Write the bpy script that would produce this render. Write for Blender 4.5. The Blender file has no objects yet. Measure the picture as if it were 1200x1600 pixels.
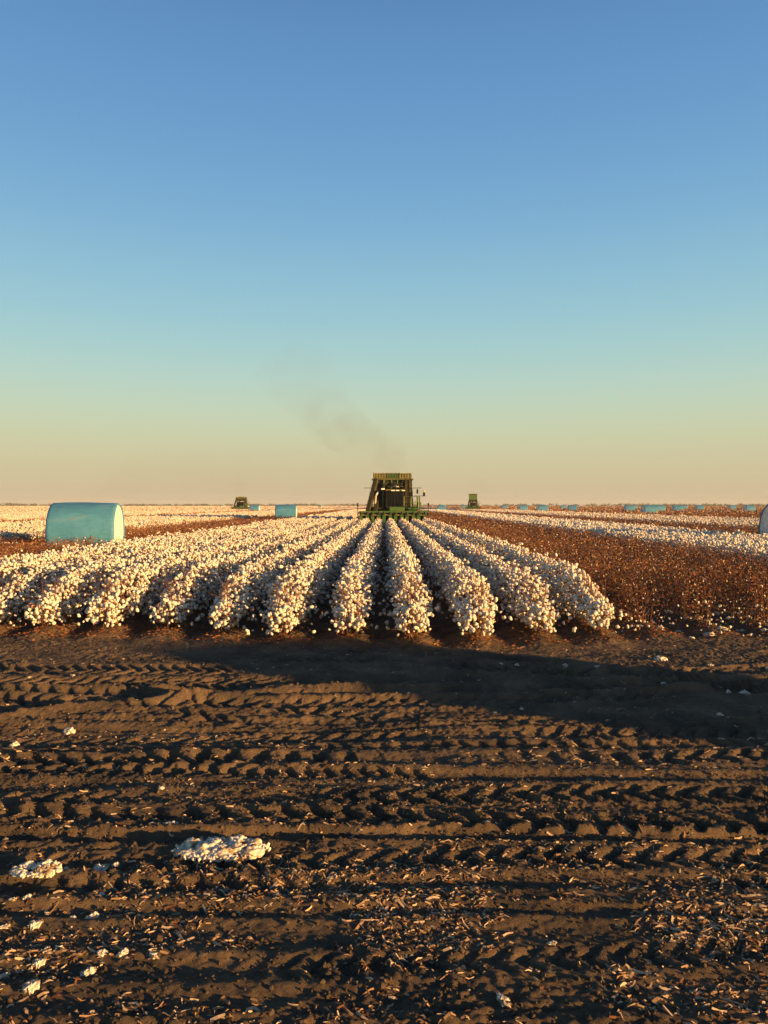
import bpy, bmesh, math, random
import numpy as np
from mathutils import Vector, Matrix

# ---------------------------------------------------------------- scene, camera, light
S = bpy.context.scene
C = S.collection
R = math.radians
random.seed(5)
rng = np.random.default_rng(11)

CAMH = 2.1
cam_d = bpy.data.cameras.new('camera')
cam = bpy.data.objects.new('camera', cam_d); C.objects.link(cam)
cam_d.sensor_fit = 'VERTICAL'; cam_d.sensor_height = 36.0; cam_d.lens = 27.0
cam_d.clip_start = 0.05; cam_d.clip_end = 9000
cam.location = (0, 0, CAMH)
cam.rotation_euler = (R(90 - 0.48), 0, R(0.1))
S.camera = cam

SUN_EL, SUN_AZ = 6.3, 120.0            # azimuth clockwise from +Y
W = bpy.data.worlds.new('World'); S.world = W; W.use_nodes = True
nt = W.node_tree; nt.nodes.clear()
out = nt.nodes.new('ShaderNodeOutputWorld')
sky = nt.nodes.new('ShaderNodeTexSky'); sky.sky_type = 'NISHITA'; sky.sun_disc = False
sky.sun_elevation = R(SUN_EL); sky.sun_rotation = R(SUN_AZ)
sky.air_density = 1.3; sky.dust_density = 2.0; sky.ozone_density = 2.0
SKY_STRENGTH = 0.10
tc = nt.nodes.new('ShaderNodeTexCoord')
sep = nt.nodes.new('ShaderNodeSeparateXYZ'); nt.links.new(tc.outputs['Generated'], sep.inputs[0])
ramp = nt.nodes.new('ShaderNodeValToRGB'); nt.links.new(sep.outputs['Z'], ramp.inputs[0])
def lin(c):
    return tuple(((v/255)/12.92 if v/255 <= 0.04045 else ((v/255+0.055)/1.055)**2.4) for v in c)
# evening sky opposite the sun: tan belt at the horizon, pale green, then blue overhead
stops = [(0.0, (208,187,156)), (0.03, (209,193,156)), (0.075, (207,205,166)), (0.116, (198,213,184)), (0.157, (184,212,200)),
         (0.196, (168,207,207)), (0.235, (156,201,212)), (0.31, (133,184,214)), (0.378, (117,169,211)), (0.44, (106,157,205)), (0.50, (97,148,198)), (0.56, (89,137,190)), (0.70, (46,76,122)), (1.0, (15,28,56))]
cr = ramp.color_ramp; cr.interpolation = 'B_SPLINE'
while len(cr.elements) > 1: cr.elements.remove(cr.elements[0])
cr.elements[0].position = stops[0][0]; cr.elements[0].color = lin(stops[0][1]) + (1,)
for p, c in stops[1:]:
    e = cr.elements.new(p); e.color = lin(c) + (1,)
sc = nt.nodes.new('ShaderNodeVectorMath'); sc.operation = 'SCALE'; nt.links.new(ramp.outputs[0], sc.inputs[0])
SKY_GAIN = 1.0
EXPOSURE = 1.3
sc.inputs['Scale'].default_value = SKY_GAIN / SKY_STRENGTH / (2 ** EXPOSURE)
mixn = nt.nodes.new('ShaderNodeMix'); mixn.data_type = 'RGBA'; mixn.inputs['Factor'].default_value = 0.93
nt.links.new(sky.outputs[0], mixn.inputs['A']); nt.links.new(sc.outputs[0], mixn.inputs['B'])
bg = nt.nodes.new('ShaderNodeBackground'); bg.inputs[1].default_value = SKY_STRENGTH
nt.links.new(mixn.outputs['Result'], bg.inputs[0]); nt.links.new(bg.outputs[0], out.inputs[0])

sd = bpy.data.lights.new('sun', 'SUN'); sun = bpy.data.objects.new('sun', sd); C.objects.link(sun)
sd.energy = 5.0; sd.angle = R(0.5); sd.color = (1.0, 0.56, 0.185)
az = R(SUN_AZ); el = R(SUN_EL)
sdir = Vector((math.sin(az)*math.cos(el), math.cos(az)*math.cos(el), math.sin(el)))
sun.rotation_euler = sdir.to_track_quat('Z', 'Y').to_euler()
sun.location = sdir * 60

S.view_settings.view_transform = 'Standard'; S.view_settings.look = 'None'
S.view_settings.exposure = EXPOSURE; S.view_settings.gamma = 1.0
S.view_settings.use_curve_mapping = False
S.render.engine = 'CYCLES'

# ---------------------------------------------------------------- helpers
def tag(o, label=None, cat=None, group=None, kind=None):
    if label: o['label'] = label
    if cat: o['category'] = cat
    if group: o['group'] = group
    if kind: o['kind'] = kind
    return o

def mat(name, col, rough=0.85, noise=None, bump=None, metal=0.0, spec=0.2, coord='Object', ramp_cols=None, trans=0.0):
    """noise=(scale, detail, col2[, lo, hi]); bump=(scale, strength, distance)"""
    m = bpy.data.materials.new(name); m.use_nodes = True
    n = m.node_tree; b = n.nodes['Principled BSDF']
    b.inputs['Base Color'].default_value = (*col, 1); b.inputs['Roughness'].default_value = rough
    b.inputs['Metallic'].default_value = metal; b.inputs['Specular IOR Level'].default_value = spec
    t = n.nodes.new('ShaderNodeTexCoord')
    if noise:
        x = n.nodes.new('ShaderNodeTexNoise'); x.inputs['Scale'].default_value = noise[0]; x.inputs['Detail'].default_value = noise[1]
        n.links.new(t.outputs[coord], x.inputs['Vector'])
        r = n.nodes.new('ShaderNodeValToRGB'); n.links.new(x.outputs['Fac'], r.inputs[0])
        lo, hi = (noise[3], noise[4]) if len(noise) > 3 else (0.35, 0.65)
        r.color_ramp.elements[0].position = lo; r.color_ramp.elements[1].position = hi
        r.color_ramp.elements[0].color = (*col, 1); r.color_ramp.elements[1].color = (*noise[2], 1)
        n.links.new(r.outputs[0], b.inputs['Base Color'])
    if bump:
        x = n.nodes.new('ShaderNodeTexNoise'); x.inputs['Scale'].default_value = bump[0]; x.inputs['Detail'].default_value = 6
        n.links.new(t.outputs[coord], x.inputs['Vector'])
        bp = n.nodes.new('ShaderNodeBump'); bp.inputs['Strength'].default_value = bump[1]; bp.inputs['Distance'].default_value = bump[2]
        n.links.new(x.outputs['Fac'], bp.inputs['Height']); n.links.new(bp.outputs[0], b.inputs['Normal'])
    return m

def npmesh(name, V, F, mats, midx=None, smooth=False, parent=None):
    """V (n,3); F list of (k,3) or (k,4) arrays; midx list of arrays or ints per F block"""
    me = bpy.data.meshes.new(name)
    V = np.asarray(V, dtype=np.float32)
    me.vertices.add(len(V)); me.vertices.foreach_set('co', V.ravel())
    F = [np.asarray(f, dtype=np.int32) for f in F if len(f)]
    loops = np.concatenate([f.ravel() for f in F]); sizes = np.concatenate([np.full(len(f), f.shape[1], np.int32) for f in F])
    starts = np.concatenate([[0], np.cumsum(sizes)[:-1]]).astype(np.int32)
    me.loops.add(len(loops)); me.loops.foreach_set('vertex_index', loops)
    me.polygons.add(len(sizes)); me.polygons.foreach_set('loop_start', starts)
    try: me.polygons.foreach_set('loop_total', sizes)
    except Exception: pass
    for m in mats: me.materials.append(m)
    if midx is not None:
        mi = np.concatenate([np.full(len(f), q, np.int32) if np.isscalar(q) else np.asarray(q, np.int32) for f, q in zip(F, midx)])
        me.polygons.foreach_set('material_index', mi)
    me.polygons.foreach_set('use_smooth', np.full(len(sizes), bool(smooth)))
    me.update(calc_edges=True); me.validate()
    o = bpy.data.objects.new(name, me); C.objects.link(o); o.parent = parent
    return o

class Soup:
    """collects instanced small shapes as real vertices, one mesh in the end"""
    def __init__(s): s.V = []; s.F = {3: [], 4: []}; s.M = {3: [], 4: []}; s.n = 0
    def add(s, V, F, m=0):
        V = np.asarray(V, np.float32); F = np.asarray(F, np.int32)
        s.V.append(V); s.F[F.shape[1]].append(F + s.n)
        s.M[F.shape[1]].append(np.full(len(F), m, np.int32) if np.isscalar(m) else np.asarray(m, np.int32)); s.n += len(V)
    def scatter(s, variants, P, scale, m=0, rot=None):
        """variants: list of (V,F); P (n,3), scale (n,) or (n,3)"""
        n = len(P)
        if n == 0: return
        which = rng.integers(0, len(variants), n)
        if rot is None: rot = rand_rot(n)
        scale = np.asarray(scale)
        if scale.ndim == 1: scale = np.repeat(scale[:, None], 3, 1)
        for k, (V, F) in enumerate(variants):
            ix = np.where(which == k)[0]
            if len(ix) == 0: continue
            VV = V[None] * scale[ix][:, None, :]
            VV = np.einsum('nij,nvj->nvi', rot[ix], VV) + P[ix][:, None, :]
            FF = F[None] + (np.arange(len(ix)) * len(V))[:, None, None]
            mm = m if np.isscalar(m) else np.repeat(np.asarray(m)[ix], len(F))
            s.add(VV.reshape(-1, 3), FF.reshape(-1, F.shape[1]), mm)
    def sticks(s, A, B, ra, rb, m=0):
        """triangular prisms from A to B"""
        A = np.asarray(A, float); B = np.asarray(B, float); n = len(A)
        if n == 0: return
        d = B - A; d /= np.linalg.norm(d, axis=1)[:, None] + 1e-9
        up = np.where(np.abs(d[:, 2:3]) > 0.9, np.array([[1., 0, 0]]), np.array([[0, 0, 1.]]))
        u = np.cross(d, up); u /= np.linalg.norm(u, axis=1)[:, None]; v = np.cross(d, u)
        ra = np.broadcast_to(ra, (n,)); rb = np.broadcast_to(rb, (n,))
        rings = []
        for (P, r) in ((A, ra), (B, rb)):
            for a in (0, 2.0944, 4.18879):
                rings.append(P + (u*math.cos(a) + v*math.sin(a)) * r[:, None])
        V = np.stack(rings, 1).reshape(-1, 3)
        F = np.array([[0,1,4,3],[1,2,5,4],[2,0,3,5]])
        FF = F[None] + (np.arange(n)*6)[:, None, None]
        s.add(V, FF.reshape(-1, 4), m)
    def build(s, name, mats, smooth=False, parent=None):
        V = np.concatenate(s.V); F = []; M = []
        for k in (3, 4):
            if s.F[k]: F.append(np.concatenate(s.F[k])); M.append(np.concatenate(s.M[k]))
        return npmesh(name, V, F, mats, M, smooth, parent)

def rand_rot(n):
    q = rng.normal(size=(n, 4)); q /= np.linalg.norm(q, axis=1)[:, None]
    w, x, y, z = q.T
    return np.stack([np.stack([1-2*(y*y+z*z), 2*(x*y-z*w), 2*(x*z+y*w)], 1),
                     np.stack([2*(x*y+z*w), 1-2*(x*x+z*z), 2*(y*z-x*w)], 1),
                     np.stack([2*(x*z-y*w), 2*(y*z+x*w), 1-2*(x*x+y*y)], 1)], 1)
def z_rot(a, tilt):
    n = len(a); c, s_ = np.cos(a), np.sin(a); ct, st = np.cos(tilt), np.sin(tilt)
    Rz = np.zeros((n,3,3)); Rz[:,0,0]=c; Rz[:,0,1]=-s_; Rz[:,1,0]=s_; Rz[:,1,1]=c; Rz[:,2,2]=1
    Rx = np.zeros((n,3,3)); Rx[:,0,0]=1; Rx[:,1,1]=ct; Rx[:,1,2]=-st; Rx[:,2,1]=st; Rx[:,2,2]=ct
    return np.einsum('nij,njk->nik', Rz, Rx)

_lat = rng.random((512, 512))
def vnoise(x, y, seed=0):
    x = x + seed*17.31; y = y + seed*9.77
    xi = np.floor(x).astype(int); yi = np.floor(y).astype(int); fx = x-xi; fy = y-yi
    fx = fx*fx*(3-2*fx); fy = fy*fy*(3-2*fy)
    a = _lat[xi & 511, yi & 511]; b = _lat[(xi+1) & 511, yi & 511]; c = _lat[xi & 511, (yi+1) & 511]; d = _lat[(xi+1) & 511, (yi+1) & 511]
    return (a*(1-fx)+b*fx)*(1-fy) + (c*(1-fx)+d*fx)*fy     # 0..1
def fbm(x, y, o=4, seed=0):
    t = 0; a = 0.5; s_ = 0
    for k in range(o):
        t = t + a*vnoise(x*2**k, y*2**k, seed+k); s_ += a; a *= 0.5
    return t/s_
def sstep(a, b, x):
    t = np.clip((x-a)/(b-a), 0, 1); return t*t*(3-2*t)

def ico(sub, seed=0, lobes=True, amp=0.2):
    bm = bmesh.new(); bmesh.ops.create_icosphere(bm, subdivisions=sub, radius=0.5)
    V = np.array([v.co[:] for v in bm.verts]); F = np.array([[v.index for v in f.verts] for f in bm.faces]); bm.free()
    r = np.random.default_rng(seed)
    D = V/np.linalg.norm(V, axis=1)[:, None]
    if lobes:
        L = r.normal(size=(5, 3)); L /= np.linalg.norm(L, axis=1)[:, None]
        k = np.max(D @ L.T, axis=1)
        V = D * (0.5*(0.50 + 0.52*np.clip(k, 0, 1)**3 + amp*0.9*r.random(len(D))))[:, None]
    else:
        V = D * (0.5*(1 - amp/2 + amp*r.random(len(D))))[:, None]
    return V, F
BOLL_HI = [ico(2, k) for k in range(8)]
BOLL_LO = [ico(1, 40+k, False, 0.35) for k in range(8)]
OCT_V = np.array([[.5,0,0],[-.5,0,0],[0,.5,0],[0,-.5,0],[0,0,.5],[0,0,-.5]])
OCT_F = np.array([[0,2,4],[2,1,4],[1,3,4],[3,0,4],[2,0,5],[1,2,5],[3,1,5],[0,3,5]])
OCT = [(OCT_V*(0.75+0.5*np.random.default_rng(k).random((6,1))), OCT_F) for k in range(6)]
LEAF = []
for k in range(6):
    r = np.random.default_rng(90+k)
    v = np.array([[-.5,0,0],[0,-.25,.1],[.5,0,0],[0,.25,.12]]) + r.normal(size=(4,3))*0.06
    LEAF.append((v, np.array([[0,1,2],[0,2,3]])))

# ---------------------------------------------------------------- materials
M_soil = bpy.data.materials.new('soil'); M_soil.use_nodes = True
def soil_nodes():
    n = M_soil.node_tree; b = n.nodes['Principled BSDF']; b.inputs['Roughness'].default_value = 0.95; b.inputs['Specular IOR Level'].default_value = 0.1
    t = n.nodes.new('ShaderNodeTexCoord')
    a = n.nodes.new('ShaderNodeTexNoise'); a.inputs['Scale'].default_value = 1.6; a.inputs['Detail'].default_value = 8; a.inputs['Roughness'].default_value = 0.7
    n.links.new(t.outputs['Object'], a.inputs['Vector'])
    r = n.nodes.new('ShaderNodeValToRGB'); n.links.new(a.outputs['Fac'], r.inputs[0])
    e = r.color_ramp.elements; e[0].position = 0.33; e[0].color = (0.072, 0.059, 0.051, 1); e[1].position = 0.72; e[1].color = (0.26, 0.175, 0.108, 1)
    n.links.new(r.outputs[0], b.inputs['Base Color'])
    c = n.nodes.new('ShaderNodeTexNoise'); c.inputs['Scale'].default_value = 38; c.inputs['Detail'].default_value = 8; c.inputs['Roughness'].default_value = 0.75
    n.links.new(t.outputs['Object'], c.inputs['Vector'])
    bp = n.nodes.new('ShaderNodeBump'); bp.inputs['Strength'].default_value = 1.0; bp.inputs['Distance'].default_value = 0.045
    n.links.new(c.outputs['Fac'], bp.inputs['Height']); n.links.new(bp.outputs[0], b.inputs['Normal'])
soil_nodes()
M_boll = mat('cotton_lint', (0.68, 0.635, 0.56), 1.0, noise=(11, 3, (0.50, 0.37, 0.25), 0.48, 0.72), bump=(60, 0.5, 0.01), spec=0.05)
M_far_boll = mat('cotton_lint_far', (0.62, 0.56, 0.48), 1.0, noise=(0.9, 5, (0.46, 0.34, 0.24), 0.42, 0.7), spec=0.05)
M_twig = mat('cotton_twig', (0.085, 0.042, 0.026), 0.9, noise=(12, 2, (0.15, 0.07, 0.038)))
M_leaf = mat('dry_leaf', (0.20, 0.075, 0.034), 0.85, noise=(8, 2, (0.16, 0.07, 0.04)))
M_dirty = mat('soiled_lint', (0.70, 0.63, 0.54), 1.0, noise=(16, 5, (0.26, 0.18, 0.11), 0.48, 0.66), bump=(60, 0.6, 0.01), spec=0.05)
M_burr = mat('dry_burr', (0.17, 0.068, 0.032), 0.85, noise=(5, 3, (0.30, 0.13, 0.062)))
M_husk = mat('dry_husk', (0.34, 0.22, 0.13), 0.85, noise=(7, 3, (0.22, 0.13, 0.075)))
M_pale = mat('pale_burr', (0.5, 0.36, 0.24), 0.9)
M_stick = mat('stalk_wood', (0.55, 0.42, 0.29), 0.85, noise=(9, 3, (0.22, 0.14, 0.09)))
M_green = mat('machine_green', (0.035, 0.13, 0.02), 0.42, noise=(2.5, 5, (0.12, 0.11, 0.04), 0.42, 0.7), spec=0.5)
M_yellow = mat('machine_yellow', (0.75, 0.55, 0.05), 0.45, noise=(2, 5, (0.4, 0.3, 0.1)), spec=0.5)
M_dusty = mat('dusty_panel', (0.17, 0.13, 0.055), 0.6, noise=(1.8, 5, (0.08, 0.10, 0.03)), spec=0.3)
M_mesh = mat('dusty_mesh_screen', (0.10, 0.10, 0.035), 0.7, noise=(9, 4, (0.05, 0.065, 0.02)), spec=0.3)
M_tan = mat('dust_coated_frame', (0.30, 0.25, 0.11), 0.7, noise=(5, 4, (0.14, 0.14, 0.05)))
M_dark = mat('dark_steel', (0.010, 0.010, 0.009), 0.55, noise=(2, 4, (0.030, 0.024, 0.015)))
M_tyre = mat('tyre_rubber', (0.025, 0.024, 0.022), 0.85, noise=(3, 4, (0.08, 0.06, 0.045)))
M_duct = mat('duct_plastic', (0.06, 0.050, 0.024), 0.6, noise=(2, 4, (0.03, 0.032, 0.014)))
M_grey = mat('light_grey_metal', (0.55, 0.55, 0.52), 0.45, noise=(3, 3, (0.4, 0.38, 0.33)))
M_lamp = mat('lamp_glass', (0.9, 0.88, 0.8), 0.15, spec=0.8)
M_glass = mat('cab_glass', (0.002, 0.003, 0.003), 0.2, spec=0.3, noise=(2, 3, (0.006, 0.006, 0.004)))
M_far_tree = mat('far_foliage', (0.05, 0.055, 0.03), 0.9, noise=(0.15, 3, (0.09, 0.085, 0.05)))

# ---------------------------------------------------------------- ground
BED_Y = 11.3                      # where the beds begin
ROW0 = -0.58
def bed(x, y):
    ph = (x - ROW0)
    r = 0.5 + 0.5*np.cos(2*np.pi*ph)
    start = sstep(BED_Y - 0.45, BED_Y + 0.75, y + 0.7*(fbm(x*1.7, y*1.3, 3, 9)-0.5) - 0.85*np.minimum(1, np.abs((x-0.3)/4.2)**1.5))
    fade = 1 - sstep(200, 400, y)
    return start*(0.12*r - 0.025)*fade

# (centre distance at x=0, slope, curvature, half width, depth, lug depth, lug period, chevron, phase, x0, x1)
TR = [
 (11.1, -0.30, -0.075, 0.42, 0.020, 0.045, 0.17, 1.3, 0.0, 0.2, 9),
 (10.35, -0.16, -0.05, 0.26, 0.016, 0.042, 0.19, -1.2, 0.0, -1.5, 9),
 (9.75, 0.02, 0.004, 0.26, 0.020, 0.032, 0.19, 1.1, 0.3, -9, 2.2),
 (9.15, 0.08, 0.012, 0.22, 0.030, 0.034, 0.20, -1.2, 0.1, -9, 9),
 (8.60, 0.06, 0.016, 0.17, 0.034, 0.030, 0.21, 1.0, 0.6, -9, 9),
 (8.10, 0.05, 0.020, 0.19, 0.040, 0.024, 0.19, -1.0, 0.6, -9, 9),
 (7.45, -0.02, 0.006, 0.07, 0.020, 0.004, 0.20, 0.8, 0.2, -9, 9),
 (7.22, -0.02, 0.006, 0.06, 0.018, 0.004, 0.20, 0.8, 0.2, -9, 9),
 (6.95, 0.02, -0.004, 0.14, 0.010, 0.026, 0.18, -1.0, 0.5, -9, 9),
 (6.64, 0.02, -0.004, 0.10, 0.006, 0.024, 0.17, 1.2, 0.5, -9, 9),
 (6.33, 0.00, 0.003, 0.15, 0.010, 0.052, 0.245, 0.4, 0.0, -1.9, 2.0),
 (6.25, 0.10, 0.02, 0.24, 0.015, 0.034, 0.20, 1.4, 0.4, -9, -1.2),
 (6.30, 0.00, 0.01, 0.13, 0.006, 0.034, 0.22, -1.3, 0.4, 2.2, 9),
 (5.92, -0.01, 0.004, 0.15, 0.018, 0.034, 0.20, 1.0, 0.7, -9, 9),
 (5.46, 0.03, -0.004, 0.17, 0.006, 0.044, 0.27, -1.3, 0.2, -9, 9),
 (5.05, -0.015, 0.003, 0.16, 0.004, 0.046, 0.28, 1.4, 0.8, -9, 9),
 (4.80, 0.00, 0.000, 0.10, 0.034, 0.005, 0.30, 0.6, 0.0, -9, 9),
 (4.50, 0.03, 0.002, 0.14, 0.004, 0.040, 0.24, -1.3, 0.5, -9, 9),
 (4.20, 0.02, 0.000, 0.11, 0.010, 0.032, 0.21, 1.2, 0.1, -9, 9),
 (3.92, 0.00, 0.000, 0.08, 0.014, 0.010, 0.20, 1.1, 0.4, -9, 9),
 (3.50, 0.05, 0.000, 0.12, 0.006, 0.018, 0.19, -1.1, 0.3, -9, 9),
 (3.02, 0.00, 0.000, 0.10, 0.006, 0.014, 0.16, 1.0, 0.9, -9, 9),
 (6.90, -0.42, -0.02, 0.16, 0.012, 0.030, 0.21, 1.2, 0.3, -7, -1.5),
 (7.60, -0.25, 0.05, 0.14, 0.014, 0.028, 0.20, -1.2, 0.7, -6, 1.5),
]
def height(x, y):
    near = (1 - sstep(14, 22, y)) * (1 - sstep(9, 14, np.abs(x))) * sstep(-1, 1.5, y)
    road = 1 - sstep(11.6, 12.6, y)
    h = 0.05*(fbm(x*0.22, y*0.3, 3, 1)-0.5)*near*road
    h = h + bed(x, y)
    # soil crumbs and clods everywhere near
    c1 = fbm(x*3.5, y*6.0, 4, 3)-0.5
    c2 = fbm(x*16, y*20, 3, 7)-0.5
    rough = 0.45 + 0.9*sstep(0.4, 0.65, fbm(x*0.7, y*1.3, 2, 21))
    c3 = fbm(x*0.5, y*2.6, 3, 15)-0.5
    c4 = 1 - 2*np.abs(fbm(x*9, y*19, 3, 27)-0.5)
    calm = 1.0
    h = h + near*calm*((0.034*c1 + 0.034*c3*road)*(1-0.45*(1-sstep(3.9, 4.5, y))) + 0.017*c2*rough + 0.018*(c4-0.7)*rough + 0.018*(fbm(x*30, y*38, 2, 33)-0.5)*(0.4+0.6*rough))
    # far ground keeps a soft unevenness so it never goes glassy
    h = h + (1-near)*0.03*(fbm(x*0.8, y*0.8, 3, 5)-0.5)*(1-sstep(150, 400, np.hypot(x, y)))
    msk = (y > 1.5) & (y < 14) & (np.abs(x) < 12)
    xs = x[msk]; ys = y[msk]; hh = np.zeros_like(xs)
    ridge = ys - (8.75 - 0.085*xs*xs + 0.12*(fbm(xs*2, ys*0, 2, 91)-0.5)); rm = sstep(-4.6, -3.6, xs)*(1-sstep(-0.4, 0.6, xs))
    hh += 0.065*np.exp(-(ridge/0.11)**2)*rm*(0.7+0.6*fbm(xs*5, ys*5, 2, 92)) - 0.05*np.exp(-((ridge-0.32)/0.2)**2)*rm
    hh -= 0.055*np.exp(-((ys-7.15-0.05*xs)/0.42)**2)*sstep(-6, -4.5, xs)*(1-sstep(-0.6, 0.8, xs))
    for i, (a, b, c, w, dep, lug, per, chev, ph, x0, x1) in enumerate(TR):
        if a < 6.1: w, per, lug = w*0.80, per*0.74, lug*0.72
        elif a < 10: lug = lug*0.88
        wob = 0.10*(vnoise(xs*0.8, xs*0+i*3.7, 30)-0.5)
        yc = a + b*xs + c*xs*xs + wob
        d = (ys-yc)
        xm = sstep(x0-0.6, x0+0.4, xs)*(1-sstep(x1-0.4, x1+0.6, xs))
        win = (1 - sstep(w*0.82, w*1.12, np.abs(d)))*xm
        berm = np.exp(-((np.abs(d)-w*1.2)/(0.05+0.15*w))**2)*xm
        jit = 0.55*(fbm(xs*1.7, ys*1.7, 2, 50+i)-0.5)
        q = xs/per + ph + chev*(d/per)*np.where(d > 0.0, 1.0, -0.85)*0.8 + jit
        fr = q - np.floor(q)
        pulse = sstep(0.04, 0.14, fr)*(1-sstep(0.45, 0.85, fr))
        fill = 0.12 + 0.88*sstep(0.36, 0.52, fbm(xs*0.6+i*5, ys*1.2, 2, 70))     # places where the print is blurred
        hh += win*(-dep*0.7) + win*lug*1.0*(pulse*1.3-0.55)*fill + berm*(0.010+0.35*dep+0.15*lug)*(0.5+fbm(xs*3, ys*3, 2, 80+i))
    h = h.copy(); h[msk] += hh*near[msk]
    return h
def hgt(x, y):
    return float(height(np.array([float(x)]), np.array([float(y)]))[0])

def axis(parts):
    out_ = [parts[0][0]]
    for a, b, s0, s1 in parts:
        t = a; 
        while t < b - 1e-6:
            f = (t-a)/(b-a); t = min(b, t + s0 + (s1-s0)*f); out_.append(t)
    return np.array(out_)
xa = axis([(0, 6.3, 0.0115, 0.0115), (6.3, 18, 0.03, 0.3), (18, 200, 0.3, 20), (200, 3000, 20, 400)])
xa = np.concatenate([-xa[::-1][:-1], xa])
ya = axis([(-60, -2, 15, 1), (-2, 2.4, 1, 0.05), (2.4, 13.5, 0.0080, 0.024), (13.5, 40, 0.05, 0.5), (40, 200, 0.5, 15), (200, 3000, 15, 300)])
X, Y = np.meshgrid(xa, ya)
Zg = height(X.ravel(), Y.ravel())
nx, ny = len(xa), len(ya)
idx = np.arange(nx*ny).reshape(ny, nx)
Fg = np.stack([idx[:-1, :-1], idx[:-1, 1:], idx[1:, 1:], idx[1:, :-1]], -1).reshape(-1, 4)
ground = npmesh('ground', np.stack([X.ravel(), Y.ravel(), Zg], 1), [Fg], [M_soil], smooth=True)
tag(ground, kind='structure')
print('ground verts', nx*ny)

# ---------------------------------------------------------------- cotton rows
END_Y = 11.45
def row_points(n, y0, y1, seed, wid=0.285, hi=0.93, end=True, power=0.33):
    """points on / in the canopy shell of a row whose stem line is x=0"""
    y = rng.uniform(y0, y1, n)
    th = rng.uniform(-0.30*np.pi, 1.30*np.pi, n)
    lump = fbm(y*1.9, y*0+seed*3.1, 2, seed)-0.5
    side = np.where(np.cos(th) > 0, 0.0, 40.0)
    lump2 = fbm(y*2.6+side, y*0+seed*5.3, 2, seed+2)-0.5
    w = wid + 0.36*lump2 + 0.05*np.sin(y*0.9+seed)
    H = hi + 0.24*lump
    zc = 0.52; b = H - zc
    rad = rng.random(n)**power
    endf = np.ones(n)
    if end:
        t = np.clip((y - y0)/0.9, 0, 1); endf = np.sqrt(1-(1-t)**2)*0.6+0.4
    x = w*np.cos(th)*rad*endf
    z = zc + np.where(np.sin(th) > 0, b, 0.42)*np.sin(th)*rad*(0.65+0.35*endf)
    x = x*(0.72+0.28*sstep(0.15, 0.6, z))
    if end:
        drop = 1 - 0.42*(1-sstep(0, 1.5, y-y0+0.5*(vnoise(y*0+seed*2.7, x*0+seed, 4)-0.5)))
        z = z*drop
    # single low branches
    low = rng.random(n) < 0.09
    z = np.where(low, rng.uniform(0.08, 0.5, n), z); x = np.where(low, rng.normal(0, 0.24, n), x)
    x += rng.normal(0, 0.025, n); z += rng.normal(0, 0.02, n)
    # stray twig tips above and outside the crown
    tip = rng.random(n) < 0.035
    z = np.where(tip, z+rng.uniform(0.03, 0.16, n)*(z > 0.6), z)
    return np.stack([x, y, np.maximum(z, 0.10)], 1)

ROWS_W = [ROW0 + k for k in range(-8, 5)]            # thirteen rows of the near block
def make_row_variant(seed, y1):
    bo = Soup(); st = Soup()
    ranges = [(END_Y, 19, 450, BOLL_HI, (0.040, 0.084)), (19, 32, 290, BOLL_LO, (0.048, 0.086)), (32, y1, 140, OCT, (0.085, 0.13))]
    for i, (a, b, dens, var, (s0, s1)) in enumerate(ranges):
        P = row_points(int((b-a)*dens), a, b, seed, end=(i == 0))
        sc_ = rng.uniform(s0, s1, len(P)); sc_ = np.stack([sc_, sc_, sc_*rng.uniform(0.8, 1.1, len(P))], 1)
        bo.scatter(var, P, sc_)
        # burrs and dry leaves between the bolls
        Q = row_points(int((b-a)*(420 if i == 0 else 220 if i == 1 else 110)), a, b, seed, end=(i == 0), wid=0.285, hi=0.93, power=0.45)
        st.scatter(LEAF, Q, rng.uniform(0.03, 0.07, len(Q))*(1+0.5*i), 1)
    # stems and branches
    yy = np.arange(END_Y+0.08, y1, 0.11); yy = yy[(yy < 34) | (np.arange(len(yy)) % 3 == 0)]
    n = len(yy); yy = yy + rng.normal(0, 0.03, n); bx_ = rng.normal(0, 0.035, n)
    A = np.stack([bx_, yy, np.full(n, 0.02)], 1); T = A + np.stack([rng.normal(0, 0.05, n), rng.normal(0, 0.04, n), rng.uniform(0.72, 0.9, n)], 1)
    st.sticks(A, T, 0.007, 0.0035, 0)
    for k in range(8):
        f = rng.uniform(0.15, 0.9, n)[:, None]; P0 = A + (T-A)*f
        an = rng.uniform(0, 2*np.pi, n); L = rng.uniform(0.14, 0.36, n)*(1.1-0.5*f[:, 0])
        P1 = P0 + np.stack([np.cos(an)*L, np.sin(an)*L*0.7, rng.uniform(0.0, 0.2, n)], 1)
        st.sticks(P0, P1, 0.0035, 0.002, 0)
    return bo, st
FARY = 66.0
variants = []
vari = []
for v in range(5):
    bo, st = make_row_variant(v+1, FARY)
    root = bpy.data.objects.new('cotton_row', None); C.objects.link(root)
    b = bo.build('boll', [M_boll], True, root); b.name = 'bolls'; s_ = st.build('stalks', [M_twig, M_burr], False, root)
    b['kind'] = 'stuff'; s_['kind'] = 'stuff'
    vari.append(root)
ordn = ['first', 'second', 'third', 'fourth', 'fifth', 'sixth', 'seventh', 'eighth', 'ninth', 'tenth', 'eleventh', 'twelfth', 'thirteenth']
pat = [0, 1, 2, 3, 4, 1, 0, 3, 2, 4, 0, 2, 1]
used = set()
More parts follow.
